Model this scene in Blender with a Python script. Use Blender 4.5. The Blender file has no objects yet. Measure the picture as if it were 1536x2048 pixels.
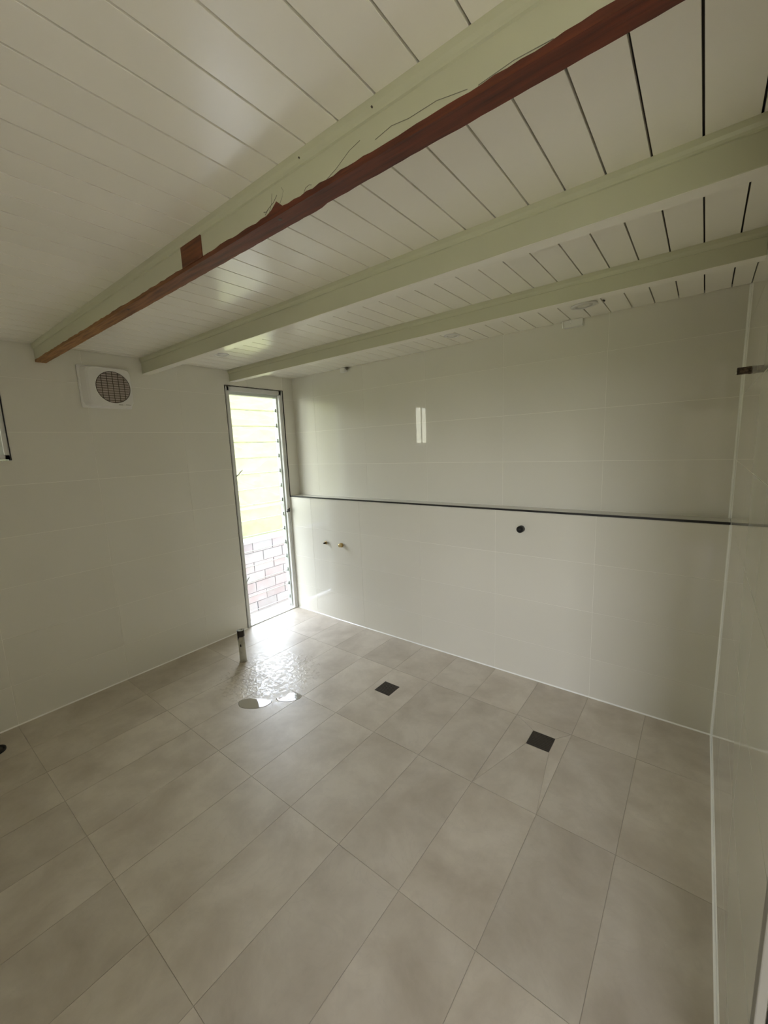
import bpy, bmesh, math, random
from mathutils import Vector, Matrix
random.seed(7)
S = bpy.context.scene
COL = S.collection
PI = math.pi

# ------------------------------------------------------------------ camera
cam_d = bpy.data.cameras.new('camera'); cam = bpy.data.objects.new('camera', cam_d); COL.objects.link(cam)
F_PX = 814.5
cam_d.sensor_fit = 'VERTICAL'; cam_d.sensor_height = 24.0; cam_d.lens = F_PX / 2048 * 24.0
cam_d.clip_start = 0.02; cam_d.clip_end = 300
r_ = Vector((0.78935, 0.61260, -0.04052)); d_ = Vector((0.06411, -0.14789, -0.98692)); f_ = Vector((-0.61059, 0.77643, -0.15601))
M = Matrix((r_, -d_, -f_)).transposed().to_4x4(); M.translation = Vector((3.1158, -2.5137, 1.5444))
cam.matrix_world = M
S.camera = cam

# ------------------------------------------------------------------ world
W_ = bpy.data.worlds.new('world'); S.world = W_; W_.use_nodes = True
nt = W_.node_tree; nt.nodes.clear()
wo = nt.nodes.new('ShaderNodeOutputWorld'); bg = nt.nodes.new('ShaderNodeBackground')
tc = nt.nodes.new('ShaderNodeTexCoord'); sx = nt.nodes.new('ShaderNodeSeparateXYZ'); rp = nt.nodes.new('ShaderNodeValToRGB')
nt.links.new(tc.outputs['Generated'], sx.inputs[0]); nt.links.new(sx.outputs['Z'], rp.inputs[0])
rp.color_ramp.elements[0].position = 0.0; rp.color_ramp.elements[0].color = (0.91, 0.92, 0.93, 1)
rp.color_ramp.elements[1].position = 0.8; rp.color_ramp.elements[1].color = (0.64, 0.69, 1.0, 1)
nt.links.new(rp.outputs[0], bg.inputs['Color']); bg.inputs['Strength'].default_value = 15.0
nt.links.new(bg.outputs[0], wo.inputs['Surface'])

# sun on the garden behind the louvre wall
sd = bpy.data.lights.new('sun', 'SUN'); sd.energy = 12.0; sd.angle = math.radians(3); sd.color = (1.0, 0.93, 0.80)
so = bpy.data.objects.new('sun', sd); COL.objects.link(so)
so.rotation_euler = Vector((0.78, 0.15, 0.85)).to_track_quat('Z', 'Y').to_euler(); so.location = (4, 0, 8)

# daylight openings in the louvre wall (portals guide the sky light only)
def portal(name, loc, sx_, sy_, rot):
    l = bpy.data.lights.new(name, 'AREA'); l.shape = 'RECTANGLE'; l.size = sx_; l.size_y = sy_; l.cycles.is_portal = True
    o = bpy.data.objects.new(name, l); COL.objects.link(o); o.location = loc; o.rotation_euler = rot
portal('window_portal', (-0.13, -0.29, 1.04), 2.04, 0.5, (0, -PI/2, 0))
portal('window_portal', (-0.13, -2.2, 1.85), 0.5, 0.32, (0, -PI/2, 0))

portal('window_portal', (4.1, -5.24, 1.3), 1.2, 1.6, (PI/2, 0, 0))  # added hall window: unseen opening that brings in fill light

S.view_settings.view_transform = 'Standard'; S.view_settings.look = 'None'
S.view_settings.gamma = 1; S.view_settings.use_curve_mapping = False
S.view_settings.exposure = 0.66
S.cycles.use_denoising = True
S.cycles.max_bounces = 12; S.cycles.diffuse_bounces = 8; S.cycles.glossy_bounces = 6; S.cycles.transparent_max_bounces = 12
S.cycles.sample_clamp_indirect = 12.0
S.cycles.caustics_reflective = False; S.cycles.caustics_refractive = False

# ------------------------------------------------------------------ materials
def mat(name, col, rough=0.5, metal=0.0, spec=0.5, noise=None, bump=None, rnd=0.0, coat=0.0):
    """noise=(scale, detail, colour2, lo, hi); bump=(scale, strength, distance); rnd = per-object tone spread"""
    m = bpy.data.materials.new(name); m.use_nodes = True; n = m.node_tree.nodes; L = m.node_tree.links
    b = n['Principled BSDF']
    b.inputs['Base Color'].default_value = (*col, 1); b.inputs['Roughness'].default_value = rough
    b.inputs['Metallic'].default_value = metal; b.inputs['Specular IOR Level'].default_value = spec
    b.inputs['Coat Weight'].default_value = coat; b.inputs['Coat Roughness'].default_value = 0.05
    vec = None
    if noise or bump or rnd:
        t = n.new('ShaderNodeTexCoord'); oi = n.new('ShaderNodeObjectInfo')
        mul = n.new('ShaderNodeVectorMath'); mul.operation = 'SCALE'; mul.inputs['Scale'].default_value = 37.0
        cmb = n.new('ShaderNodeCombineXYZ')
        for i in range(3): L.new(oi.outputs['Random'], cmb.inputs[i])
        L.new(cmb.outputs[0], mul.inputs[0])
        ad = n.new('ShaderNodeVectorMath'); ad.operation = 'ADD'
        L.new(t.outputs['Object'], ad.inputs[0]); L.new(mul.outputs[0], ad.inputs[1]); vec = ad.outputs[0]
    src = None
    if noise:
        nz = n.new('ShaderNodeTexNoise'); nz.inputs['Scale'].default_value = noise[0]; nz.inputs['Detail'].default_value = noise[1]
        nz.inputs['Roughness'].default_value = 0.62
        L.new(vec, nz.inputs['Vector'])
        cr = n.new('ShaderNodeValToRGB'); cr.color_ramp.elements[0].position = noise[3]; cr.color_ramp.elements[1].position = noise[4]
        cr.color_ramp.elements[0].color = (*noise[2], 1); cr.color_ramp.elements[1].color = (*col, 1)
        L.new(nz.outputs['Fac'], cr.inputs[0]); src = cr.outputs[0]
    if rnd:
        mr = n.new('ShaderNodeMapRange'); mr.inputs['To Min'].default_value = 1 - rnd; mr.inputs['To Max'].default_value = 1 + rnd
        L.new(oi.outputs['Random'], mr.inputs['Value'])
        hs = n.new('ShaderNodeHueSaturation'); L.new(mr.outputs[0], hs.inputs['Value'])
        if src: L.new(src, hs.inputs['Color'])
        else: hs.inputs['Color'].default_value = (*col, 1)
        src = hs.outputs[0]
    if src: L.new(src, b.inputs['Base Color'])
    if bump:
        nb = n.new('ShaderNodeTexNoise'); nb.inputs['Scale'].default_value = bump[0]; nb.inputs['Detail'].default_value = 5
        L.new(vec, nb.inputs['Vector'])
        bp = n.new('ShaderNodeBump'); bp.inputs['Strength'].default_value = bump[1]; bp.inputs['Distance'].default_value = bump[2]
        L.new(nb.outputs['Fac'], bp.inputs['Height']); L.new(bp.outputs[0], b.inputs['Normal'])
    return m

m_walltile = mat('wall_tile_glaze', (0.71, 0.692, 0.612), 0.012, noise=(1.2, 2, (0.69, 0.672, 0.592), 0.3, 0.7), bump=(1.2, 0.012, 0.01))
m_wallgrout = mat('wall_grout', (0.86, 0.84, 0.76), 0.8)
m_grout = mat('floor_grout', (0.46, 0.425, 0.365), 0.9)
m_silicone = mat('white_silicone', (0.93, 0.93, 0.89), 0.18, spec=1.0, coat=1.0)
m_ceil = mat('ceiling_paint', (0.91, 0.88, 0.79), 0.20, spec=0.8, noise=(2.0, 3, (0.89, 0.86, 0.77), 0.3, 0.7), bump=(60, 0.08, 0.002), rnd=0.02)
m_gap = mat('board_gap', (0.05, 0.045, 0.035), 0.9)
m_beam = mat('beam_paint', (0.56, 0.56, 0.41), 0.30, noise=(3.0, 3, (0.53, 0.53, 0.385), 0.3, 0.7), bump=(30, 0.1, 0.002))
m_paint = mat('white_paint', (0.82, 0.80, 0.74), 0.5, bump=(90, 0.08, 0.001))
m_frame = mat('frame_white', (0.66, 0.66, 0.63), 0.35)
m_alu = mat('gallery_aluminium', (0.62, 0.66, 0.62), 0.35, metal=0.2)
m_black = mat('black_trim', (0.012, 0.011, 0.009), 0.5)
m_white_pl = mat('white_plastic', (0.74, 0.73, 0.69), 0.35)
m_grille = mat('grille_brown', (0.30, 0.25, 0.21), 0.8)  # dark brown disc behind the slats
m_grille_d = mat('grille_dark', (0.10, 0.08, 0.06), 0.8)
m_stone = mat('ledge_stone', (0.62, 0.61, 0.56), 0.12)
m_brass = mat('brass', (0.55, 0.40, 0.16), 0.3, metal=0.9, noise=(40, 3, (0.25, 0.17, 0.07), 0.35, 0.65))
m_darkmetal = mat('dark_metal', (0.055, 0.045, 0.035), 0.45, metal=0.5, noise=(30, 3, (0.03, 0.022, 0.018), 0.35, 0.65))
m_rust = mat('rusty_pipe', (0.16, 0.12, 0.08), 0.6, metal=0.4, noise=(60, 4, (0.05, 0.035, 0.025), 0.4, 0.6), bump=(90, 0.5, 0.002))
m_pvc = mat('grubby_pvc', (0.50, 0.49, 0.41), 0.45, noise=(9, 4, (0.24, 0.22, 0.17), 0.30, 0.55))
m_drain = mat('drain_bronze', (0.045, 0.036, 0.028), 0.4, metal=0.4)
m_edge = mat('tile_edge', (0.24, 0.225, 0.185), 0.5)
m_oak = mat('door_timber', (0.15, 0.115, 0.075), 0.6, noise=(14, 4, (0.10, 0.075, 0.045), 0.35, 0.65))
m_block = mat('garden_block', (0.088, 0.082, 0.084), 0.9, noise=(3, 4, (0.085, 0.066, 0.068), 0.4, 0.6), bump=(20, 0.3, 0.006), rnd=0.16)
m_mortar = mat('mortar', (0.15, 0.145, 0.145), 0.95)
m_path = mat('concrete_path', (0.14, 0.135, 0.125), 0.9, noise=(3, 4, (0.10, 0.098, 0.09), 0.35, 0.65))
m_grass = mat('grass', (0.100, 0.098, 0.042), 0.9, spec=0.1, noise=(6, 5, (0.074, 0.080, 0.032), 0.3, 0.7))
m_bounce = mat('bounce_ground', (0.30, 0.30, 0.17), 0.95, spec=0.1, noise=(3, 4, (0.23, 0.24, 0.12), 0.35, 0.65))  # olive bounce colour for the unseen ground outside the hall window
m_outwall = mat('house_outside', (0.6, 0.58, 0.5), 0.8)
m_hallfloor = mat('hall_floor', (0.62, 0.56, 0.46), 0.5, noise=(8, 3, (0.56, 0.50, 0.40), 0.3, 0.7))

def wood_mat():
    m = bpy.data.materials.new('red_brown_timber'); m.use_nodes = True; n = m.node_tree.nodes; L = m.node_tree.links
    b = n['Principled BSDF']; b.inputs['Roughness'].default_value = 0.6
    t = n.new('ShaderNodeTexCoord'); mp = n.new('ShaderNodeMapping'); mp.inputs['Scale'].default_value = (3, 40, 40)
    nz = n.new('ShaderNodeTexNoise'); nz.inputs['Scale'].default_value = 2.0; nz.inputs['Detail'].default_value = 6
    L.new(t.outputs['Object'], mp.inputs[0]); L.new(mp.outputs[0], nz.inputs['Vector'])
    cr = n.new('ShaderNodeValToRGB'); e = cr.color_ramp.elements
    e[0].position = 0.3; e[0].color = (0.060, 0.014, 0.006, 1); e[1].position = 0.62; e[1].color = (0.15, 0.032, 0.012, 1)
    # the timber grows browner towards the left end
    sp = n.new('ShaderNodeSeparateXYZ'); L.new(t.outputs['Object'], sp.inputs[0])
    mr = n.new('ShaderNodeMapRange'); mr.inputs['From Min'].default_value = 0.9; mr.inputs['From Max'].default_value = 2.1
    L.new(sp.outputs['X'], mr.inputs['Value'])
    c2 = n.new('ShaderNodeValToRGB'); f = c2.color_ramp.elements
    f[0].position = 0.3; f[0].color = (0.15, 0.058, 0.016, 1); f[1].position = 0.62; f[1].color = (0.36, 0.17, 0.048, 1)
    L.new(nz.outputs['Fac'], cr.inputs[0]); L.new(nz.outputs['Fac'], c2.inputs[0])
    mx = n.new('ShaderNodeMix'); mx.data_type = 'RGBA'
    L.new(mr.outputs[0], mx.inputs['Factor']); L.new(c2.outputs[0], mx.inputs['A']); L.new(cr.outputs[0], mx.inputs['B'])
    L.new(mx.outputs['Result'], b.inputs['Base Color'])
    bp = n.new('ShaderNodeBump'); bp.inputs['Strength'].default_value = 0.5; bp.inputs['Distance'].default_value = 0.003
    L.new(nz.outputs['Fac'], bp.inputs['Height']); L.new(bp.outputs[0], b.inputs['Normal'])
    return m
m_wood = wood_mat()

def floor_mat(vary=True):
    """stone-look porcelain: soft clouds, faint veins; damp film with smeared grit in front of the louvre window"""
    m = bpy.data.materials.new('stone_floor_tile'); m.use_nodes = True; n = m.node_tree.nodes; L = m.node_tree.links
    b = n['Principled BSDF']
    t = n.new('ShaderNodeTexCoord'); oi = n.new('ShaderNodeObjectInfo'); g = n.new('ShaderNodeNewGeometry')
    cmb = n.new('ShaderNodeCombineXYZ'); ml = n.new('ShaderNodeMath'); ml.operation = 'MULTIPLY'; ml.inputs[1].default_value = 50 if vary else 0
    L.new(oi.outputs['Random'], ml.inputs[0]); L.new(ml.outputs[0], cmb.inputs[0]); L.new(ml.outputs[0], cmb.inputs[2])
    ad = n.new('ShaderNodeVectorMath'); ad.operation = 'ADD'; L.new(t.outputs['Object'], ad.inputs[0]); L.new(cmb.outputs[0], ad.inputs[1])
    n1 = n.new('ShaderNodeTexNoise'); n1.inputs['Scale'].default_value = 4.0; n1.inputs['Detail'].default_value = 7; n1.inputs['Roughness'].default_value = 0.6
    n1.inputs['Distortion'].default_value = 0.25
    L.new(ad.outputs[0], n1.inputs['Vector'])
    cr = n.new('ShaderNodeValToRGB'); e = cr.color_ramp.elements
    e[0].position = 0.30; e[0].color = (0.44, 0.385, 0.31, 1); e[1].position = 0.62; e[1].color = (0.60, 0.545, 0.46, 1)
    L.new(n1.outputs['Fac'], cr.inputs[0])
    # veins
    n2 = n.new('ShaderNodeTexNoise'); n2.inputs['Scale'].default_value = 5.0; n2.inputs['Detail'].default_value = 4; n2.inputs['Distortion'].default_value = 2.0
    L.new(ad.outputs[0], n2.inputs['Vector'])
    sb = n.new('ShaderNodeMath'); sb.operation = 'SUBTRACT'; sb.inputs[1].default_value = 0.5; L.new(n2.outputs['Fac'], sb.inputs[0])
    ab = n.new('ShaderNodeMath'); ab.operation = 'ABSOLUTE'; L.new(sb.outputs[0], ab.inputs[0])
    vr = n.new('ShaderNodeMapRange'); vr.inputs['From Max'].default_value = 0.022; vr.inputs['To Min'].default_value = 0.18; vr.inputs['To Max'].default_value = 0
    L.new(ab.outputs[0], vr.inputs['Value'])
    mx = n.new('ShaderNodeMix'); mx.data_type = 'RGBA'; mx.inputs['B'].default_value = (0.45, 0.41, 0.35, 1)
    L.new(vr.outputs[0], mx.inputs['Factor']); L.new(cr.outputs[0], mx.inputs['A'])
    mr = n.new('ShaderNodeMapRange'); mr.inputs['To Min'].default_value = 0.93 if vary else 1; mr.inputs['To Max'].default_value = 1.07 if vary else 1; L.new(oi.outputs['Random'], mr.inputs['Value'])
    hs = n.new('ShaderNodeHueSaturation'); L.new(mr.outputs[0], hs.inputs['Value']); L.new(mx.outputs['Result'], hs.inputs['Color'])
    L.new(hs.outputs[0], b.inputs['Base Color'])
    # damp, gritty area (world position, around x .8  y -.95)
    ds = n.new('ShaderNodeVectorMath'); ds.operation = 'DISTANCE'; ds.inputs[1].default_value = (0.82, -0.95, 0)
    L.new(g.outputs['Position'], ds.inputs[0])
    dm = n.new('ShaderNodeMapRange'); dm.inputs['From Min'].default_value = 0.15; dm.inputs['From Max'].default_value = 0.52; dm.inputs['To Min'].default_value = 1; dm.inputs['To Max'].default_value = 0
    dm.interpolation_type = 'SMOOTHSTEP'
    L.new(ds.outputs['Value'], dm.inputs['Value'])
    n3 = n.new('ShaderNodeTexNoise'); n3.inputs['Scale'].default_value = 34; n3.inputs['Detail'].default_value = 6; n3.inputs['Distortion'].default_value = 0.6
    L.new(g.outputs['Position'], n3.inputs['Vector'])
    n3r = n.new('ShaderNodeMapRange'); n3r.inputs['From Min'].default_value = 0.42; n3r.inputs['From Max'].default_value = 0.6; L.new(n3.outputs['Fac'], n3r.inputs['Value'])
    damp = n.new('ShaderNodeMath'); damp.operation = 'MULTIPLY'; L.new(dm.outputs[0], damp.inputs[0]); L.new(n3r.outputs[0], damp.inputs[1])
    rr = n.new('ShaderNodeMapRange'); rr.inputs['To Min'].default_value = 0.42; rr.inputs['To Max'].default_value = 0.10; L.new(damp.outputs[0], rr.inputs['Value'])
    L.new(rr.outputs[0], b.inputs['Roughness'])
    h1 = n.new('ShaderNodeMath'); h1.operation = 'MULTIPLY'; h1.inputs[1].default_value = 0.35; L.new(damp.outputs[0], h1.inputs[0])
    h2 = n.new('ShaderNodeMath'); h2.operation = 'MULTIPLY_ADD'; h2.inputs[1].default_value = 0.25; L.new(n1.outputs['Fac'], h2.inputs[0]); L.new(h1.outputs[0], h2.inputs[2])
    bp = n.new('ShaderNodeBump'); bp.inputs['Strength'].default_value = 0.5; bp.inputs['Distance'].default_value = 0.004
    L.new(h2.outputs[0], bp.inputs['Height']); L.new(bp.outputs[0], b.inputs['Normal'])
    return m
m_floor = floor_mat(); m_floor_cut = floor_mat(False)

def glass_mat(name, tint, dirt, rough=0.02, dirtcol=(0.85, 0.86, 0.82)):
    """thin architectural glass: clear pass, surface reflection, translucent dust"""
    m = bpy.data.materials.new(name); m.use_nodes = True; n = m.node_tree.nodes; L = m.node_tree.links; n.clear()
    o = n.new('ShaderNodeOutputMaterial'); tr = n.new('ShaderNodeBsdfTransparent'); tr.inputs['Color'].default_value = (*tint, 1)
    gl = n.new('ShaderNodeBsdfGlossy'); gl.inputs['Roughness'].default_value = rough
    lw = n.new('ShaderNodeLayerWeight'); lw.inputs['Blend'].default_value = 0.5
    pw = n.new('ShaderNodeMath'); pw.operation = 'POWER'; pw.inputs[1].default_value = 5; L.new(lw.outputs['Facing'], pw.inputs[0])
    fr = n.new('ShaderNodeMath'); fr.operation = 'MULTIPLY_ADD'; fr.inputs[1].default_value = 0.9; fr.inputs[2].default_value = 0.03; L.new(pw.outputs[0], fr.inputs[0])
    tl = n.new('ShaderNodeBsdfTranslucent'); tl.inputs['Color'].default_value = (*dirtcol, 1)
    df = n.new('ShaderNodeBsdfDiffuse'); df.inputs['Color'].default_value = (*dirtcol, 1)
    a = n.new('ShaderNodeMixShader'); a.inputs[0].default_value = 0.4; L.new(tl.outputs[0], a.inputs[1]); L.new(df.outputs[0], a.inputs[2])
    t = n.new('ShaderNodeTexCoord'); nz = n.new('ShaderNodeTexNoise'); nz.inputs['Scale'].default_value = 9; nz.inputs['Detail'].default_value = 6
    L.new(t.outputs['Object'], nz.inputs['Vector'])
    mr = n.new('ShaderNodeMapRange'); mr.inputs['From Min'].default_value = 0.35; mr.inputs['From Max'].default_value = 0.75
    mr.inputs['To Min'].default_value = dirt * 0.6; mr.inputs['To Max'].default_value = dirt * 2.0; L.new(nz.outputs['Fac'], mr.inputs['Value'])
    b = n.new('ShaderNodeMixShader'); L.new(mr.outputs[0], b.inputs[0]); L.new(tr.outputs[0], b.inputs[1]); L.new(a.outputs[0], b.inputs[2])
    c = n.new('ShaderNodeMixShader'); L.new(fr.outputs[0], c.inputs[0]); L.new(b.outputs[0], c.inputs[1]); L.new(gl.outputs[0], c.inputs[2])
    L.new(c.outputs[0], o.inputs['Surface']); return m
m_glass = glass_mat('louvre_glass', (0.84, 0.855, 0.815), 0.025)
m_rail = glass_mat('rail_plastic', (0.9, 0.9, 0.9), 0.45)
m_glassedge = mat('glass_edge', (0.42, 0.50, 0.40), 0.2)
m_glass2 = glass_mat('pane_glass', (0.66, 0.66, 0.59), 0.05)
m_water = mat('puddle_water', (0.36, 0.33, 0.27), 0.02, spec=0.9, coat=0.6)

# ------------------------------------------------------------------ helpers
def boxes_mesh(name, bxs, mats=None):
    """bxs: list of (x0,x1,y0,y1,z0,z1[,matindex])"""
    v = []; f = []; mi = []
    for b in bxs:
        x0, x1, y0, y1, z0, z1 = b[:6]; k = len(v)
        v += [(x0,y0,z0),(x1,y0,z0),(x1,y1,z0),(x0,y1,z0),(x0,y0,z1),(x1,y0,z1),(x1,y1,z1),(x0,y1,z1)]
        f += [tuple(k+i for i in q) for q in ((0,3,2,1),(4,5,6,7),(0,1,5,4),(1,2,6,5),(2,3,7,6),(3,0,4,7))]
        mi += [b[6] if len(b) > 6 else 0] * 6
    me = bpy.data.meshes.new(name); me.from_pydata(v, [], f); me.update()
    for m in (mats or []): me.materials.append(m)
    if any(mi):
        for p, i in zip(me.polygons, mi): p.material_index = i
    return me
def link(name, me, parent=None, loc=(0,0,0)):
    o = bpy.data.objects.new(name, me); COL.objects.link(o); o.location = loc
    if parent: o.parent = parent
    return o
def boxes(name, bxs, m, parent=None, bevel=0.0, loc=(0,0,0)):
    me = boxes_mesh(name, bxs, m if isinstance(m, list) else [m])
    if bevel:
        bm = bmesh.new(); bm.from_mesh(me); bmesh.ops.bevel(bm, geom=bm.edges[:], offset=bevel, segments=2, affect='EDGES', profile=0.5)
        bm.to_mesh(me); bm.free()
    return link(name, me, parent, loc)
def from_bm(name, bm, m, parent=None, smooth=False, loc=(0,0,0)):
    me = bpy.data.meshes.new(name); bm.to_mesh(me); bm.free()
    for q in (m if isinstance(m, list) else [m]): me.materials.append(q)
    if smooth:
        for p in me.polygons: p.use_smooth = True
    return link(name, me, parent, loc)
def lathe(prof, axis='z', seg=24, bm=None, at=(0,0,0)):
    """prof: [(radius, height)] spun round the axis"""
    bm = bm or bmesh.new(); rings = []
    for r, h in prof:
        ring = []
        for i in range(seg):
            a = 2*PI*i/seg; c, s = r*math.cos(a), r*math.sin(a)
            p = {'z': (c, s, h), 'x': (h, c, s), 'y': (c, h, s)}[axis]
            ring.append(bm.verts.new((p[0]+at[0], p[1]+at[1], p[2]+at[2])))
        rings.append(ring)
    for a, b in zip(rings, rings[1:]):
        for i in range(seg): bm.faces.new((a[i], a[(i+1) % seg], b[(i+1) % seg], b[i]))
    for ring in (rings[0], rings[-1]):
        if (ring[0].co - ring[seg//2].co).length > 1e-5: bm.faces.new(ring)
    bmesh.ops.recalc_face_normals(bm, faces=bm.faces[:])
    return bm
def tube(pts, r, seg=8, bm=None):
    bm = bm or bmesh.new(); rings = []; pts = [Vector(p) for p in pts]
    for i, p in enumerate(pts):
        t = (pts[min(i+1, len(pts)-1)] - pts[max(i-1, 0)]).normalized()
        u = t.cross(Vector((0.3, 0.2, 1))).normalized(); w = t.cross(u)
        rr = r[i] if isinstance(r, (list, tuple)) else r
        rings.append([bm.verts.new(p + u*rr*math.cos(2*PI*k/seg) + w*rr*math.sin(2*PI*k/seg)) for k in range(seg)])
    for a, b in zip(rings, rings[1:]):
        for k in range(seg): bm.faces.new((a[k], a[(k+1) % seg], b[(k+1) % seg], b[k]))
    bm.faces.new(rings[0]); bm.faces.new(rings[-1]); bmesh.ops.recalc_face_normals(bm, faces=bm.faces[:])
    return bm
def struct(o, label=None):
    o['kind'] = 'structure'
    if label: o['label'] = label
    return o
def tag(o, label, cat, group=None):
    o['label'] = label; o['category'] = cat
    if group: o['group'] = group
    return o
def empty(name, loc=(0,0,0)):
    o = bpy.data.objects.new(name, None); COL.objects.link(o); o.location = loc; o.empty_display_size = 0.05; return o

W, D, HL, H = 3.240, 0.125, 1.125, 2.220          # room width, niche depth, ledge height, ceiling height
YN = -5.20                                         # wall behind the photographer
G = 0.001                                          # half a grout joint

def minus(rect, holes):
    """rectangle (a0,a1,b0,b1) minus holes -> list of rectangles"""
    out = [rect]
    for h in holes:
        nx = []
        for (a0, a1, b0, b1) in out:
            if h[0] >= a1 or h[1] <= a0 or h[2] >= b1 or h[3] <= b0: nx.append((a0, a1, b0, b1)); continue
            c0, c1 = max(a0, h[0]), min(a1, h[1])
            if a0 < h[0]: nx.append((a0, h[0], b0, b1))
            if a1 > h[1]: nx.append((h[1], a1, b0, b1))
            if b0 < h[2]: nx.append((c0, c1, b0, h[2]))
            if b1 > h[3]: nx.append((c0, c1, h[3], b1))
        out = nx
    return [q for q in out if q[1]-q[0] > 0.004 and q[3]-q[2] > 0.004]

TT = 0.008
cache = {}
def tile_wall(parent, plane, fixed, sgn, us, zs, holes=()):
    """tiles on plane 'x' or 'y' at coordinate fixed; sgn = outward (room) direction"""
    for a0, a1 in zip(us, us[1:]):
        for b0, b1 in zip(zs, zs[1:]):
            rs = minus((a0+G, a1-G, b0+G, b1-G), holes)
            if not rs: continue
            key = (plane, sgn, tuple(tuple(round(q, 4) for q in (r[0]-a0, r[1]-a0, r[2]-b0, r[3]-b0)) for r in rs))
            if key not in cache:
                bx = []
                for r in rs:
                    t0, t1 = sorted((0, -sgn*TT))
                    u0, u1, z0, z1 = r[0]-a0, r[1]-a0, r[2]-b0, r[3]-b0
                    bx.append((t0, t1, u0, u1, z0, z1) if plane == 'x' else (u0, u1, t0, t1, z0, z1))
                cache[key] = boxes_mesh('wall_tile', bx, [m_walltile])
            loc = (fixed, a0, b0) if plane == 'x' else (a0, fixed, b0)
            link('wall_tile', cache[key], parent, loc)

ZL = [0.0, 0.25, 0.540, 0.832, HL - 0.012]
ZU = [HL + 0.002, 1.418, 1.717, 2.022, H]
ZA = [0.0, 0.25, 0.540, 0.832, 1.122, 1.418, 1.717, 2.022, H]
XB = [0.0, 0.282, 0.875, 1.470, 2.063, 2.660, W]

# ------------------------------------------------------------------ wall at the back (half-height nib wall with ledge, tiled above)
gb = 0.0012
o = struct(boxes('wall_back', [(-0.12, W+0.12, gb, D+0.14, -0.05, HL-0.012), (-0.12, W+0.12, D+gb, D+0.14, HL-0.012, H+0.06)], m_wallgrout), 'back wall of glossy grey tiles, stepped back above a half height ledge')
tile_wall(o, 'y', 0.0, -1, XB, ZL); wall_back = o
tile_wall(o, 'y', D, -1, XB, ZU)
struct(boxes('trim_1', [(0.0, W-0.001, 0.004, D-0.0005, HL-0.012, HL)], m_stone), 'pale stone ledge along the back wall')
struct(boxes('trim_2', [(-0.003, W-0.001, -0.0035, 0.004, HL-0.011, HL+0.0005)], m_black), 'black edge strip along the ledge')

# ------------------------------------------------------------------ left wall with the two windows
W1 = (-0.585, 0.0, 0.0, 2.100)     # louvre window hole (y0,y1,z0,z1)
W2 = (-2.375, -1.968, 1.560, 2.100)
rs = minus((YN-0.1, D+0.14, -0.05, H+0.06), [W1, W2])
o = struct(boxes('wall_left', [(-0.075, -gb, a, b, c, d) for a, b, c, d in rs], m_wallgrout), 'left wall of glossy grey tiles around two windows')
YL = [-3.340, -2.745, -2.150, -1.555, -0.962, -0.370, 0.0, D]
tile_wall(o, 'x', 0.0, 1, YL, ZA, [(W1[0]-0.003, W1[1]+0.004, -1, W1[3]+0.004), (W2[0]-0.004, W2[1]+0.004, W2[2]-0.004, W2[3]+0.004)])
wall_left = o

# right wall
YR0 = -1.752
o = struct(boxes('wall_right', [(W+gb, W+0.12, YR0, D+0.14, -0.05, H+0.06)], m_wallgrout), 'right wall of very glossy grey tiles')
YR = [YR0+0.012, -1.195, -0.60, 0.0, D]
tile_wall(o, 'x', W, -1, YR, ZA); wall_right = o
struct(boxes('wall_near_baffle', [(0.0, 2.9, -3.42, -3.34, -0.05, H+0.001), (2.9, W+1.5, -3.42, -3.34, 1.82, H+0.001)], m_paint), 'added unseen wall and header blocking part of the hall window light')  # added to keep hall window light off the left wall and near ceiling
o = struct(boxes('wall_far_hall', [(-0.12, 3.5, YN-0.1, YN, -0.05, H+0.06), (4.7, W+1.6, YN-0.1, YN, -0.05, H+0.06), (3.5, 4.7, YN-0.1, YN, -0.05, 0.5), (3.5, 4.7, YN-0.1, YN, 2.1, H+0.06)], m_paint), 'end wall of the hall')

# white silicone beads in the corners
def bead(name, p0, p1, s, label, n1, n2):
    # flat tooled fillet across the corner
    p0 = Vector(p0); p1 = Vector(p1); n1 = Vector(n1); n2 = Vector(n2); bm = bmesh.new()
    a = [bm.verts.new(p0 + q) for q in (-(n1+n2)*0.0005, n1*s, (n1+n2)*s*0.33, n2*s)]; b = [bm.verts.new(p1 + q) for q in (-(n1+n2)*0.0005, n1*s, (n1+n2)*s*0.33, n2*s)]
    for i in range(4): bm.faces.new((a[i], a[(i+1) % 4], b[(i+1) % 4], b[i]))
    bm.faces.new(a); bm.faces.new(b); bmesh.ops.recalc_face_normals(bm, faces=bm.faces[:])
    return struct(from_bm(name, bm, m_silicone), label)
bead('trim_3', (0.0, 0.0, 0.0), (W, 0.0, 0.0), 0.006, 'white silicone joint between floor and back wall', (0,-1,0), (0,0,1))
bead('trim_4', (0.0, YN, 0.0), (0.0, W1[0], 0.0), 0.006, 'white silicone joint between floor and left wall', (1,0,0), (0,0,1))
bead('trim_5', (W, YR0+0.01, 0.0), (W, 0.0, 0.0), 0.006, 'white silicone joint between floor and right wall', (-1,0,0), (0,0,1))
bead('trim_6', (W, 0.0, 0.0), (W, 0.0, HL), 0.006, 'white silicone joint in the right corner below the ledge', (-1,0,0), (0,-1,0))
bead('trim_7', (W, D, HL), (W, D, H), 0.007, 'white silicone joint in the right corner above the ledge', (-1,0,0), (0,-1,0))

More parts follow.
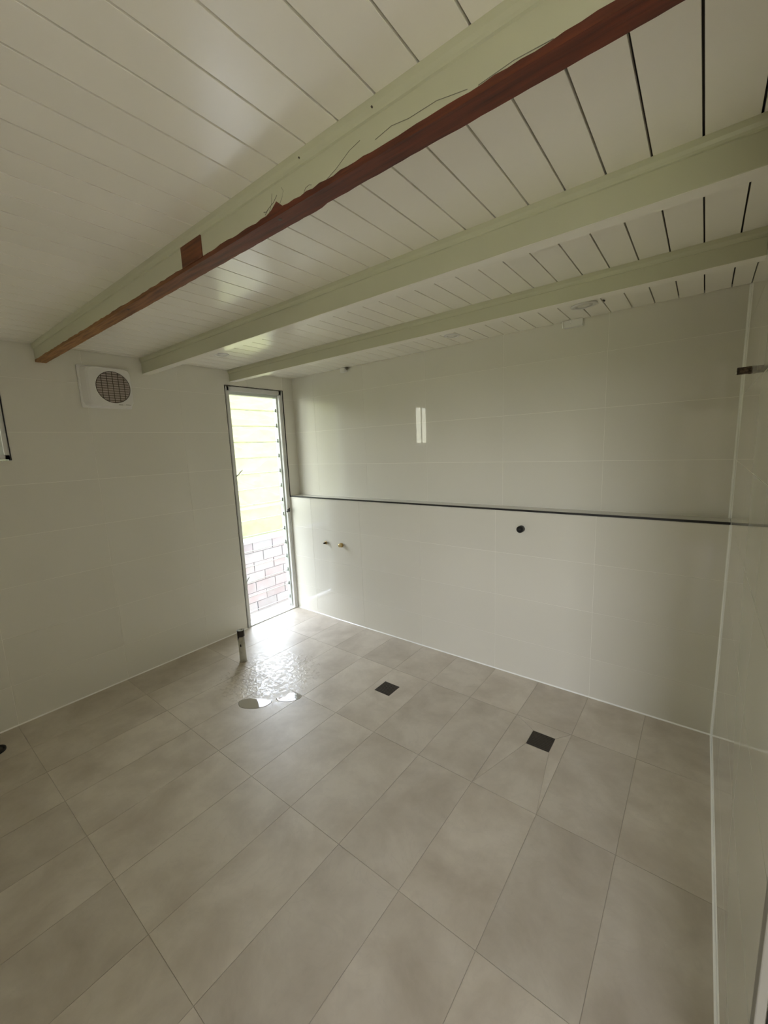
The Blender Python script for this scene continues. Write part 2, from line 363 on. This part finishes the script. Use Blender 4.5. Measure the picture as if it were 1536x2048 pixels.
# ------------------------------------------------------------------ floor
XF = [0.022 + 0.2929*i for i in range(0, 11)]
XF = [0.0] + XF + [W]; XF = [XF[0]] + [x for x in XF[1:-1] if x > 0.03 and x < W-0.03] + [W]
YF = [YN, -4.515, -3.925, -3.335, -2.745, -2.155, -1.565, -0.985, -0.402, 0.0]
fl = struct(boxes('floor', [(-0.12, W+0.12, YN-0.1, D+0.14, -0.10, -gb)], m_grout), 'floor of pale stone look tiles')
dr1 = (1.532, 1.648, -0.675, -0.559); dr2 = (2.484, 2.597, -0.598, -0.481)
PIPES = [(0.478, -0.945, 0.024), (0.185, -2.285, 0.045)]
FT = 0.008
def poly_tile(pts):
    bm = bmesh.new(); t = [bm.verts.new((x, y, 0)) for x, y in pts]; bt = [bm.verts.new((x, y, -FT)) for x, y in pts]
    bm.faces.new(t); bm.faces.new(bt[::-1]); k = len(pts)
    for i in range(k): bm.faces.new((t[i], bt[i], bt[(i+1) % k], t[(i+1) % k]))
    bmesh.ops.recalc_face_normals(bm, faces=bm.faces[:]); return bm
fcache = {}
for x0, x1 in zip(XF, XF[1:]):
    for y0, y1 in zip(YF, YF[1:]):
        g = 0.0010
        if x0 < dr2[0] and x1 > dr2[1] and y0 < dr2[2] and y1 > dr2[3]:
            # cut diagonally from each corner to the drain
            O = [(x0+g, y0+g), (x1-g, y0+g), (x1-g, y1-g), (x0+g, y1-g)]
            I = [(dr2[0]-g, dr2[2]-g), (dr2[1]+g, dr2[2]-g), (dr2[1]+g, dr2[3]+g), (dr2[0]-g, dr2[3]+g)]
            for k in range(4):
                q = [O[k], O[(k+1) % 4], I[(k+1) % 4], I[k]]
                cx = sum(p[0] for p in q)/4; cy = sum(p[1] for p in q)/4
                c = 0.0012
                q2 = []
                for (px, py) in q:
                    dx, dy = cx-px, cy-py; l = math.hypot(dx, dy); q2.append((px+dx/l*c-cx, py+dy/l*c-cy))
                from_bm('floor_tile', poly_tile(q2), m_floor_cut, fl, loc=(cx, cy, 0))
            continue
        rs = minus((x0+g, x1-g, y0+g, y1-g), [(dr1[0]-g, dr1[1]+g, dr1[2]-g, dr1[3]+g)])
        key = tuple(tuple(round(q, 4) for q in (r[0]-x0, r[1]-x0, r[2]-y0, r[3]-y0)) for r in rs)
        if key not in fcache:
            fcache[key] = boxes_mesh('floor_tile', [(r[0]-x0, r[1]-x0, r[2]-y0, r[3]-y0, -FT, 0) for r in rs], [m_floor])
        link('floor_tile', fcache[key], fl, (x0, y0, 0))

# ------------------------------------------------------------------ ceiling of lining boards
ce = struct(boxes('ceiling', [(-0.12, W+1.6, YN-0.1, D+0.14, H+0.014, H+0.10)], m_gap), 'ceiling of painted tongue and groove boards')
XC = [0.0] + [0.0705 + 0.09995*i for i in range(0, 32)] + [W]
def board(w, l):
    c = 0.0008; g = 0.0023; h = 0.013
    prof = [(g, h), (g, c), (g+c*0.7, 0), (w-g-c*0.7, 0), (w-g, c), (w-g, h)]
    v = [(x, 0, z) for x, z in prof] + [(x, l, z) for x, z in prof]; n = len(prof)
    f = [tuple(range(n))[::-1], tuple(range(n, 2*n))] + [(i, (i+1) % n, n+(i+1) % n, n+i) for i in range(n)]
    me = bpy.data.meshes.new('ceiling_board'); me.from_pydata(v, [], f); me.update(); me.materials.append(m_ceil)
    bm = bmesh.new(); bm.from_mesh(me); bmesh.ops.recalc_face_normals(bm, faces=bm.faces[:]); bm.to_mesh(me); bm.free(); return me
bc = {}
for x0, x1 in zip(XC, XC[1:]):
    k = round(x1-x0, 3)
    if k not in bc: bc[k] = board(x1-x0, D-YN)
    link('ceiling_board', bc[k], ce, (x0, YN, H))

# ------------------------------------------------------------------ ceiling beams
def beam(y0, y1, zb, label, raw=False):
    t = empty('ceiling_beam', (0.0, (y0+y1)/2, zb)); yc = (y0+y1)/2
    x1 = W
    tag(t, label, 'beam')
    zl = 0.012 if raw else 0.0
    core = boxes('beam_core', [(0.0, x1, y0-yc, y1-yc, zl, H-zb+0.001)], m_beam, t, bevel=0.0015)
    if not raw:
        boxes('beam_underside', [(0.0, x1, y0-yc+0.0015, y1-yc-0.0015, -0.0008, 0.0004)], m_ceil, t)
    # scotia moulding along both top edges
    for sg, ye in ((-1, y0-yc), (1, y1-yc)):
        bm = bmesh.new(); hh = H-zb
        pr = [(0, hh-0.030), (0.004, hh-0.028), (0.005, hh-0.022), (0.008, hh-0.014), (0.0085, hh-0.004), (0.0085, hh), (0, hh)]
        a = [bm.verts.new((0, ye+sg*p, z)) for p, z in pr]; b = [bm.verts.new((x1, ye+sg*p, z)) for p, z in pr]
        for i in range(len(pr)): bm.faces.new((a[i], a[(i+1) % len(pr)], b[(i+1) % len(pr)], b[i]))
        bm.faces.new(a); bm.faces.new(b); bmesh.ops.recalc_face_normals(bm, faces=bm.faces[:])
        from_bm('moulding', bm, m_beam, t)
    if raw:
        # unpainted lower edge with a ragged paint line
        n = 150; bm = bmesh.new(); rows = []
        for i in range(n+1):
            x = x1*i/n; e1 = 0.0115 + random.uniform(0, 0.004) + (0.008 if abs(x-2.22) < 0.012 else 0) + (0.020 if abs(x-2.24) < 0.008 else 0)
            fr = y0-yc-0.0008; bk = y1-yc - (0.004 if x > 2.36 else -0.0006) - random.uniform(0, 0.002)
            rows.append([bm.verts.new(p) for p in ((x, fr, e1), (x, fr, 0.0), (x, bk, 0.0), (x, bk, 0.0118))])
        for a, b in zip(rows, rows[1:]):
            for k in range(3): bm.faces.new((a[k], a[k+1], b[k+1], b[k]))
            bm.faces.new((a[3], a[0], b[0], b[3]))
        bm.faces.new(rows[0]); bm.faces.new(rows[-1]); bmesh.ops.recalc_face_normals(bm, faces=bm.faces[:])
        q = from_bm('bare_underside', bm, m_wood, t); q['label'] = 'bare red-brown timber lower edge of the beam'
        # bare patch where a crossing timber was cut away
        q = boxes('bare_patch', [(1.772, 1.893, y0-yc-0.003, y0-yc+0.002, 0.010, 0.072)], m_wood, t, bevel=0.0008)
        q['label'] = 'square bare timber patch on the face of the beam'
        # scratches and pencil marks in the paint
        bm = bmesh.new()
        fy = y0-yc-0.0006
        def scr(pts, r=0.0008):
            r = r*0.5
            tube([(a, fy, b) for a, b in pts], r, 5, bm)
        scr([(2.20, 0.018), (2.215, 0.028), (2.235, 0.034), (2.25, 0.045)], 0.0012); scr([(2.215, 0.015), (2.228, 0.035), (2.232, 0.055)], 0.0009)
        scr([(2.255, 0.02), (2.268, 0.032), (2.275, 0.045), (2.268, 0.056)]); scr([(2.195, 0.026), (2.205, 0.023), (2.214, 0.027)], 0.0018)
        scr([(2.345, 0.013), (2.352, 0.022), (2.364, 0.024), (2.372, 0.021)], 0.0012)
        scr([(2.42, 0.013), (2.45, 0.022), (2.49, 0.040), (2.52, 0.046)], 0.0010)
        scr([(2.56, 0.030), (2.60, 0.036), (2.64, 0.030), (2.70, 0.030), (2.76, 0.018)], 0.0012)
        scr([(2.78, 0.014), (2.84, 0.018), (2.90, 0.014)], 0.0012)
        q = from_bm('paint_scratch', bm, mat('pencil_grey', (0.22, 0.21, 0.16), 0.8), t); q['label'] = 'dark scratches in the paint near the bare edge'
        # nail heads and knots
        bm = bmesh.new()
        for x, z in ((2.345, 0.084), (2.56, 0.083)): lathe([(0.0018, -0.0095), (0.0018, -0.003)], 'y', 8, bm, (x, y0-yc, z))
        from_bm('nail_head', bm, m_grille_d, t)
        bm = bmesh.new()
        for x, s in ((1.30, 0.006), (0.05, 0.004), (2.24, 0.005)): lathe([(s, -0.0012), (s*0.7, 0.001)], 'z', 8, bm, (x, -0.012, 0))
        from_bm('knot', bm, m_grille_d, t)
    return t
beam(-1.785, -1.735, 2.120, 'cream ceiling beam with a bare red-brown timber underside, nearest the viewer', raw=True)
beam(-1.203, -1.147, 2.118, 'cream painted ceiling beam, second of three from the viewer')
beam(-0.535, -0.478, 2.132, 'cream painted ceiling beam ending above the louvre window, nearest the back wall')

# ------------------------------------------------------------------ window 1: full height glass louvre window
w1 = struct(boxes('window_1', [(-0.10, -0.006, -0.580, -0.545, 0.0, 2.095), (-0.10, -0.006, -0.040, -0.003, 0.0, 2.095),
                               (-0.10, -0.006, -0.580, -0.003, 2.060, 2.095), (-0.10, -0.004, -0.580, -0.003, 0.0, 0.008)], m_frame, bevel=0.0015),
            'tall narrow glass louvre window reaching the floor')
boxes('edge_trim', [(-0.004, 0.0012, -0.5865, -0.5835, 0.0, 2.102)], m_darkmetal, w1)
boxes('edge_trim', [(-0.004, 0.0012, -0.5865, 0.001, 2.099, 2.1025)], m_darkmetal, w1)
boxes('edge_trim', [(-0.004, 0.0030, -0.002, 0.0025, HL, 2.1025)], m_black, w1)
boxes('jamb_strip', [(-0.010, -0.001, -0.576, -0.566, 0.0, 2.09), (-0.010, 0.0, -0.016, -0.006, 0.0, 2.09)], m_frame, w1, bevel=0.001)
boxes('gallery_channel', [(-0.085, -0.035, -0.545, -0.533, 0.02, 2.06)], m_alu, w1, bevel=0.001)
boxes('gallery_channel', [(-0.085, -0.035, -0.052, -0.040, 0.02, 2.06)], m_alu, w1, bevel=0.001)
boxes('head_rail', [(-0.085, -0.035, -0.533, -0.052, 2.035, 2.06)], m_alu, w1, bevel=0.001)
boxes('mid_rail', [(-0.097, -0.078, -0.545, -0.040, 1.045, 1.063)], m_rail, w1, bevel=0.001)
# glass blades with dark green lower edges
def blade_mesh():
    bm = bmesh.new(); hgt, th = 0.150, 0.005; y0, y1 = -0.532, -0.053
    me = boxes_mesh('louvre_blade', [(-th/2, th/2, y0, y1, 0.0025, hgt-0.0015, 0), (-th/2, th/2, y0, y1, 0, 0.0025, 1)], [m_glass, m_glassedge])
    return me
bl = blade_mesh(); clip = boxes_mesh('blade_clip', [(-0.007, 0.007, -0.533, -0.524, -0.004, 0.030), (-0.007, 0.007, -0.061, -0.052, -0.004, 0.030)], [m_alu])
for k in range(15):
    z = 0.023 if k == 0 else 0.111 + 0.1387*(k-1)
    b = link('louvre_blade', bl, w1, (-0.060, 0, z))
    b.rotation_euler = (0, math.radians(5), 0)
    if k == 0: b.scale = (1, 1, 0.62)
    if k == 14: b.scale = (1, 1, 0.9)
    link('blade_clip', clip, b)
# operating levers on the left channel
for z, tilt in ((1.345, 0.028), (0.405, 0.006)):
    bm = tube([(-0.034, -0.556, z-0.03), (-0.012, -0.555, z), (0.006+tilt*0.3, -0.552+tilt*0.6, z+0.03), (0.010+tilt*0.5, -0.548+tilt, z+0.052)], [0.004, 0.0045, 0.004, 0.004], 8)
    tube([(0.008+tilt*0.4, -0.549+tilt*0.8, z+0.040), (0.012+tilt*0.5, -0.536+tilt, z+0.060)], 0.003, 8, bm)
    tube([(-0.010, -0.560, z+0.01), (-0.004, -0.558, z-0.06)], 0.004, 8, bm)
    q = from_bm('louvre_lever', bm, m_alu, w1, smooth=True)
# black broken catch on the right jamb
bm = bmesh.new()
tube([(-0.004, -0.048, 0.975), (0.012, -0.042, 0.985), (0.016, -0.030, 1.010)], [0.009, 0.006, 0.005], 7, bm)
tube([(0.0, -0.022, 0.975), (0.014, -0.030, 0.99), (0.020, -0.040, 1.008)], [0.006, 0.004, 0.004], 7, bm)
lathe([(0.010, -0.008), (0.010, 0.002), (0.007, 0.006)], 'x', 10, bm, (0.0, -0.036, 0.99))
q = from_bm('window_catch', bm, m_black, w1); q['label'] = 'black catch on the right side of the frame'

# ------------------------------------------------------------------ window 2: small window high on the left wall
w2 = struct(boxes('window_2', [(-0.072, -0.004, -2.372, -2.352, 1.563, 2.097), (-0.072, -0.004, -1.992, -1.971, 1.563, 2.097),
                               (-0.072, -0.004, -2.372, -1.971, 2.075, 2.097), (-0.072, -0.004, -2.372, -1.971, 1.563, 1.590)], m_frame, bevel=0.001),
            'small window high on the left wall, mostly out of view')
boxes('edge_trim', [(-0.004, 0.002, -1.9705, -1.966, 1.558, 2.103)], m_black, w2)
boxes('edge_trim', [(-0.004, 0.002, -2.377, -2.373, 1.558, 2.103)], m_black, w2)
boxes('edge_trim', [(-0.004, 0.002, -2.373, -1.970, 1.558, 1.5615)], m_black, w2)
boxes('edge_trim', [(-0.004, 0.002, -2.373, -1.970, 2.099, 2.103)], m_black, w2)
boxes('sash', [(-0.042, -0.026, -2.352, -2.338, 1.59, 2.075), (-0.042, -0.026, -2.010, -1.992, 1.59, 2.075), (-0.042, -0.026, -2.174, -2.168, 1.59, 2.075)], m_alu, w2)
boxes('pane', [(-0.036, -0.033, -2.338, -2.174, 1.59, 2.075)], m_glass2, w2)
boxes('pane', [(-0.036, -0.033, -2.168, -2.010, 1.59, 2.075)], m_glass2, w2)
boxes('sash_latch', [(-0.026, -0.008, -2.006, -1.994, 1.735, 1.790)], m_darkmetal, w2, bevel=0.002)

# ------------------------------------------------------------------ exhaust fan
fan = empty('exhaust_fan', (0.0, -1.43, 2.0)); tag(fan, 'white square exhaust fan with a round slatted grille high on the left wall', 'fan')
def rsq(y0, y1, z0, z1, r, x, n=5):
    pts = []
    for cy, cz, a0 in ((y1-r, z1-r, 0), (y0+r, z1-r, PI/2), (y0+r, z0+r, PI), (y1-r, z0+r, 1.5*PI)):
        for i in range(n+1): a = a0+PI/2*i/n; pts.append((x, cy+r*math.cos(a), cz+r*math.sin(a)))
    return pts
bm = bmesh.new()
def loft(bm, loops, cap0=True, cap1=True):
    R = [[bm.verts.new(p) for p in l] for l in loops]; n = len(R[0])
    for a, b in zip(R, R[1:]):
        for i in range(n): bm.faces.new((a[i], a[(i+1) % n], b[(i+1) % n], b[i]))
    if cap0: bm.faces.new(R[0])
    if cap1: bm.faces.new(R[-1])
    bmesh.ops.recalc_face_normals(bm, faces=bm.faces[:])
loft(bm, [rsq(-0.160, 0.130, -0.128, 0.134, 0.010, 0.0005), rsq(-0.160, 0.130, -0.128, 0.134, 0.010, 0.010), rsq(-0.155, 0.127, -0.124, 0.130, 0.010, 0.013)])
from_bm('backplate', bm, m_white_pl, fan)
# cover: bulged housing with a round hole ringed by the rim
bm = bmesh.new()
cy, cz, rr = 0.018, 0.004, 0.098
N = 48
def sqpt(a, hy0, hy1, hz0, hz1, x, p=9):
    c, s = math.cos(a), math.sin(a); k = (abs(c)**p+abs(s)**p)**(-1/p)
    y = c*k; z = s*k
    return (x, (hy0+hy1)/2 + y*(hy1-hy0)/2, (hz0+hz1)/2 + z*(hz1-hz0)/2)
L0 = [sqpt(2*PI*i/N, -0.150, 0.128, -0.122, 0.130, 0.012) for i in range(N)]
L1 = [sqpt(2*PI*i/N, -0.128, 0.129, -0.121, 0.128, 0.042) for i in range(N)]
L2 = [sqpt(2*PI*i/N, -0.116, 0.124, -0.115, 0.122, 0.050) for i in range(N)]
L3 = [(0.051, cy+(rr+0.003)*math.cos(2*PI*i/N), cz+(rr+0.003)*math.sin(2*PI*i/N)) for i in range(N)]
L4 = [(0.040, cy+rr*math.cos(2*PI*i/N), cz+rr*math.sin(2*PI*i/N)) for i in range(N)]
loft(bm, [L0, L1, L2, L3, L4], True, False)
from_bm('cover', bm, m_white_pl, fan)
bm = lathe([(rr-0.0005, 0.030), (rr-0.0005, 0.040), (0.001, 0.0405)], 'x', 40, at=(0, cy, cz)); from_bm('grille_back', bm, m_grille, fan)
sl = []
n = 13
for i in range(n):
    z = cz - rr + 2*rr*(i+0.5)/n; h = math.sqrt(max(rr*rr-(z-cz)**2, 0)) - 0.001
    sl.append((0.041, 0.048, cy-h, cy+h, z-0.0028, z+0.0028))
q = boxes('grille_slat', sl, mat('grille_slat_plastic', (0.55, 0.49, 0.43), 0.5), fan); q['kind'] = 'stuff'
for i in range(5):
    y = cy - rr + 2*rr*(i+1)/6; h = math.sqrt(rr*rr-(y-cy)**2) - 0.001
    boxes('grille_bar', [(0.0475, 0.0495, y-0.0016, y+0.0016, cz-h, cz+h)], m_grille_d, fan)
bm = bmesh.new()
R0 = [(0.049, cy+(rr)*math.cos(2*PI*i/N), cz+(rr)*math.sin(2*PI*i/N)) for i in range(N)]
tube(R0+R0[:1], 0.0018, 5, bm); from_bm('grille_rim', bm, m_grille_d, fan)
boxes('marking', [(0.0515, 0.0520, 0.035, 0.060, -0.108, -0.104), (0.0515, 0.0520, 0.078, 0.108, -0.106, -0.103)], mat('grey_print', (0.35, 0.34, 0.31), 0.6), fan)

# ------------------------------------------------------------------ ceiling downlights (unlit)
def downlight(x, y, r, label, tilt=(0, 0), drop=0.0):
    t = empty('downlight', (x, y, H-drop)); tag(t, label, 'light', None); t.rotation_euler = (tilt[0], tilt[1], 0)
    from_bm('trim_ring', lathe([(r*0.62, -0.001), (r*0.70, -0.006), (r*0.95, -0.005), (r, -0.001), (r, 0.0005)], 'z', 32), m_white_pl, t, smooth=True)
    from_bm('lens', lathe([(r*0.68, -0.0035), (r*0.3, -0.0045), (0.001, -0.005)], 'z', 32), mat('frosted_lens', (0.72, 0.70, 0.63), 0.4), t, smooth=True)
    return t
downlight(0.460, -0.868, 0.050, 'round white downlight in the ceiling above the pipe, between the second and third beams')
downlight(1.823, -0.110, 0.048, 'small round white downlight beside the back beam, near the middle of the back wall')
t = downlight(2.590, -0.140, 0.062, 'larger round white downlight hanging slightly out of the ceiling, above the white box', (math.radians(3), math.radians(-3)), 0.006)
from_bm('spring_clip', tube([(0.045, -0.01, -0.002), (0.062, 0.008, -0.008)], 0.0025, 6), m_silicone, t)
from_bm('spring_clip', tube([(0.085, 0.0, 0.002), (0.09, 0.012, -0.004)], 0.004, 6), m_darkmetal, t)

# small white fittings at the top of the back wall
t = empty('wall_bracket', (2.482, D, 2.195)); tag(t, 'white box with two wire hooks at the top right of the back wall', 'bracket')
boxes('bracket_box', [(-0.048, 0.050, -0.028, -0.0005, -0.016, 0.024)], m_white_pl, t, bevel=0.002)
from_bm('wire_hook', tube([(-0.054, -0.032, -0.016), (-0.056, -0.036, 0.006), (-0.054, -0.028, 0.022)], 0.0035, 6), m_silicone, t)
from_bm('wire_hook', tube([(-0.010, -0.034, 0.002), (-0.011, -0.035, 0.014), (-0.010, -0.029, 0.023)], 0.0032, 6), m_silicone, t)
t = empty('wall_sensor', (0.690, D, 2.195)); tag(t, 'tiny white block with dark knob at the top left of the back wall', 'sensor')
boxes('sensor_block', [(-0.035, 0.020, -0.030, -0.0005, -0.012, 0.024)], m_white_pl, t, bevel=0.003)
from_bm('sensor_knob', lathe([(0.002, -0.012), (0.011, -0.006), (0.013, 0.002), (0.009, 0.010)], 'z', 14, at=(0.036, -0.020, 0.012)), mat('grey_knob', (0.16, 0.14, 0.10), 0.5), t, smooth=True)

# ------------------------------------------------------------------ plumbing stubs on the back wall
def hexnut(bm, r, y0, y1, at): return lathe([(r*0.9, y0), (r, y0+0.001), (r, y1-0.001), (r*0.9, y1)], 'y', 6, bm, at)
t = empty('pipe_stub', (0.466, 0.0, 0.715)); tag(t, 'thin dark brass pipe stub on the back wall, left one of the pair', 'pipe')
bm = lathe([(0.0075, -0.040), (0.0075, -0.001)], 'y', 12); from_bm('pipe_end', bm, m_darkmetal, t)
bm = bmesh.new(); hexnut(bm, 0.016, -0.020, -0.008, (0, 0, 0)); from_bm('nut', bm, m_brass, t)
t = empty('pipe_stub', (0.660, 0.0, 0.716)); tag(t, 'thick shiny brass pipe fitting on the back wall, right one of the pair', 'pipe')
bm = lathe([(0.012, -0.008), (0.012, -0.001)], 'y', 12); from_bm('pipe_end', bm, m_brass, t)
bm = bmesh.new(); hexnut(bm, 0.021, -0.026, -0.008, (0, 0, 0)); from_bm('nut', bm, m_brass, t)
bm = lathe([(0.010, -0.044), (0.015, -0.041), (0.015, -0.026)], 'y', 12); from_bm('cap', bm, mat('bright_brass', (0.75, 0.62, 0.35), 0.25, metal=0.9), t)
t = empty('waste_pipe', (2.238, 0.0, 1.004)); tag(t, 'black round pipe end on the back wall just under the ledge', 'pipe')
bm = lathe([(0.013, -0.018), (0.017, -0.036), (0.020, -0.037), (0.0215, -0.034), (0.0215, -0.001)], 'y', 20); from_bm('pipe_end', bm, m_black, t, smooth=True)
t = empty('shower_pipe_stub', (W, -0.39, 1.778)); tag(t, 'rusty brown pipe stub standing out of the right wall', 'pipe')
bm = lathe([(0.006, -0.040), (0.012, -0.044), (0.0135, -0.043), (0.0135, -0.012), (0.0145, -0.010), (0.0145, -0.001)], 'x', 14); from_bm('pipe_end', bm, m_rust, t)
bm = tube([(-0.043, 0.0, -0.008), (-0.047, 0.001, -0.006)], 0.004, 6); from_bm('thread_tape', bm, m_silicone, t)

# floor pipe
t = empty('floor_pipe', (0.478, -0.945, 0.0)); tag(t, 'grubby grey plastic pipe standing up from the floor beside the louvre window', 'pipe')
bm = lathe([(0.0245, 0.0), (0.0235, 0.235), (0.019, 0.235), (0.018, 0.15)], 'z', 24); from_bm('pipe_body', bm, m_pvc, t, smooth=True)
# black sealant smear round the top
bm = bmesh.new(); n = 24; up = []; lo = []; ui = []
for i in range(n):
    a = 2*PI*i/n; rr2 = 0.0262
    low = 0.205 - 0.045*max(0, math.cos(a-3.9))**2 - random.uniform(0, 0.006)
    up.append((rr2*math.cos(a), rr2*math.sin(a), 0.248)); lo.append((rr2*math.cos(a), rr2*math.sin(a), low)); ui.append((0.021*math.cos(a), 0.021*math.sin(a), 0.247))
loft(bm, [lo, up, ui], False, False)
q = from_bm('rubber_collar', bm, m_darkmetal, t); q['label'] = 'black collar smeared down one side of the pipe top'
from_bm('inner_lip', lathe([(0.0215, 0.246), (0.020, 0.251), (0.017, 0.251), (0.0165, 0.20)], 'z', 24), m_pvc, t, smooth=True)
bm = bmesh.new(); bmesh.ops.create_uvsphere(bm, u_segments=10, v_segments=6, radius=1, matrix=Matrix.Translation((0.014, -0.0185, 0.135)) @ Matrix.Diagonal((0.006, 0.0045, 0.012, 1)))
from_bm('tar_spot', bm, m_black, t, smooth=True)
from_bm('base_seal', lathe([(0.0285, 0.0), (0.027, 0.004), (0.0246, 0.006)], 'z', 24), m_grout, t, smooth=True)

# dark capped pipe at the left edge of the floor
t = empty('floor_waste_cap', (0.185, -2.287, 0.0)); tag(t, 'dark round waste pipe cap on the floor by the left wall', 'pipe')
from_bm('pipe_ring', lathe([(0.050, 0.0), (0.050, 0.008), (0.045, 0.010), (0.044, 0.002)], 'z', 28), m_black, t, smooth=True)
from_bm('cap', lathe([(0.0435, 0.001), (0.043, 0.005), (0.02, 0.006), (0.001, 0.006)], 'z', 28), m_drain, t, smooth=True)

# floor drains
def drain(rect, label):
    cx, cy = (rect[0]+rect[1])/2, (rect[2]+rect[3])/2; h = (rect[1]-rect[0])/2
    t = empty('floor_drain', (cx, cy, 0.0)); tag(t, label, 'drain', 'square floor drains')
    f = 0.004
    boxes('drain_frame', [(-h, h, -h, -h+f, -0.0008, 0.0008), (-h, h, h-f, h, -0.0008, 0.0008), (-h, -h+f, -h+f, h-f, -0.0008, 0.0008), (h-f, h, -h+f, h-f, -0.0008, 0.0008)], m_drain, t)
    bars = []; n = 9; w = 2*(h-f)/n
    for i in range(n):
        a = -h+f + w*i; bars.append((-h+f, h-f, a+0.0012, a+w-0.0012, -0.0010, 0.0006))
    me_b = boxes_mesh('grate_bar', [(-h+f, h-f, 0.0012, w-0.0012, -0.0008, 0.0006)], [m_drain])
    for i in range(n): link('grate_bar', me_b, t, (0, -h+f+w*i, 0))
    boxes('drain_well', [(-h+0.001, h-0.001, -h+0.001, h-0.001, -0.0011, -0.0009)], m_black, t)
    return t
drain(dr1, 'square dark bronze floor drain nearer the louvre window')
drain(dr2, 'square dark bronze floor drain nearer the right wall, in a diagonally cut tile')

# puddles
def puddle(pts, label):
    cx = sum(p[0] for p in pts)/len(pts); cy = sum(p[1] for p in pts)/len(pts)
    P = []
    n = len(pts)
    for i in range(n):     # smooth closed outline
        p0, p1, p2, p3 = (Vector(pts[(i+k-1) % n]) for k in range(4))
        for j in range(4):
            u = j/4; P.append(0.5*((2*p1)+(-p0+p2)*u+(2*p0-5*p1+4*p2-p3)*u*u+(-p0+3*p1-3*p2+p3)*u**3))
    bm = bmesh.new()
    loft(bm, [[(p.x-cx, p.y-cy, 0.0001) for p in P], [((p.x-cx)*0.97, (p.y-cy)*0.97, 0.0009) for p in P], [((p.x-cx)*0.9, (p.y-cy)*0.9, 0.0011) for p in P]])
    o = from_bm('puddle', bm, m_water, None, smooth=True, loc=(cx, cy, 0)); tag(o, label, 'puddle', 'puddles of water'); return o
puddle([(0.90, -1.255), (0.96, -1.285), (1.04, -1.25), (1.085, -1.185), (1.075, -1.135), (1.03, -1.14), (0.97, -1.17), (0.915, -1.21)], 'shallow puddle on the floor, left one, half dark and half bright')
puddle([(1.07, -1.095), (1.11, -1.11), (1.17, -1.075), (1.20, -1.02), (1.18, -0.985), (1.13, -0.985), (1.095, -1.02), (1.105, -1.06)], 'shallow bright puddle on the floor, right one, along a tile joint')

# ------------------------------------------------------------------ doorway at the right edge and the hall beyond
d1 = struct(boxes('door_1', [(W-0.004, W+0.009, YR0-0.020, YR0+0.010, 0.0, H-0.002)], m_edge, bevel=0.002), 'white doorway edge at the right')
boxes('door_jamb', [(W+0.013, W+0.12, YR0-0.018, YR0-0.001, 0.0, H-0.002)], m_oak, d1, bevel=0.001)
struct(boxes('floor_hall', [(W+0.12, W+1.6, YN-0.1, -0.9, -0.10, -0.002), (W, W+0.12, YN-0.1, YR0-0.05, -0.10, -0.002)], m_hallfloor), 'hall floor outside the doorway')
struct(boxes('wall_hall', [(W+1.5, W+1.6, YN, -0.9, -0.05, H+0.06), (W+0.12, W+1.5, -1.0, -0.9, -0.05, H+0.06)], m_paint), 'painted hall walls outside the doorway')
struct(boxes('ceiling_hall', [(W, W+1.5, YN, -1.0, H, H+0.014)], m_paint), 'painted hall ceiling')
struct(boxes('window_fill', [(3.5, 3.54, YN-0.08, YN, 0.5, 2.1), (4.66, 4.7, YN-0.08, YN, 0.5, 2.1), (3.5, 4.7, YN-0.08, YN, 0.5, 0.54), (3.5, 4.7, YN-0.08, YN, 2.06, 2.1)], m_frame, bevel=0.002), 'added unseen window at the hall end, filling the room with daylight')  # added opening out of view, brightens the otherwise dark room
# ------------------------------------------------------------------ outside
struct(boxes('ground_bounce', [(-12, 30, -40, YN-0.1, -0.5, -0.3)], m_bounce), 'added unseen olive ground bouncing light through the hall window')  # added ground out of view, reflects light up into the hall
struct(boxes('ground_path', [(-2.6, -0.12, -8, 8, -1.0, -0.9)], m_path), 'concrete path below the louvre wall')
struct(boxes('eave', [(-1.0, -0.075, YN-0.1, 2.5, H+0.12, H+0.20)], m_outwall), 'eave over the louvre wall')
struct(boxes('outside_base_wall', [(-0.12, W+1.6, YN-0.1, D+0.14, -0.95, -0.10)], m_outwall), 'base of the house under the floor')
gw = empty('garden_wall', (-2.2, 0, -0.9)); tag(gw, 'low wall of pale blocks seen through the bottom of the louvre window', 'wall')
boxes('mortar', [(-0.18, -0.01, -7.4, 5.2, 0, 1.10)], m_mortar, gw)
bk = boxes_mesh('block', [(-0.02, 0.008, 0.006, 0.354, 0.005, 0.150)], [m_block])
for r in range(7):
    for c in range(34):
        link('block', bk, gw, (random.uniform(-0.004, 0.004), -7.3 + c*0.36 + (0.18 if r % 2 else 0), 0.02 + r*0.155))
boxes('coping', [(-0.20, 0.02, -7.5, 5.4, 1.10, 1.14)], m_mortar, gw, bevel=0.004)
# sunlit grass bank rising beyond
bm = bmesh.new(); nx, ny = 40, 110; gr = []
for i in range(nx+1):
    row = []
    for j in range(ny+1):
        x = -2.4 - 9.0*i/nx; y = -24 + 36.0*j/ny; k = min(1, max(0, (y - (1.3*x - 1.0))/1.2)); z = 0.18 + (-(x+2.4))*0.42*k - 0.5*(1-k) + random.uniform(-0.04, 0.04)
        row.append(bm.verts.new((x, y, z)))
    gr.append(row)
for i in range(nx):
    for j in range(ny): bm.faces.new((gr[i][j], gr[i+1][j], gr[i+1][j+1], gr[i][j+1]))
bmesh.ops.recalc_face_normals(bm, faces=bm.faces[:])
gb_ = from_bm('grass_bank', bm, m_grass); tag(gb_, 'sunlit grass bank beyond the louvre window', 'grass'); gb_['kind'] = 'stuff'
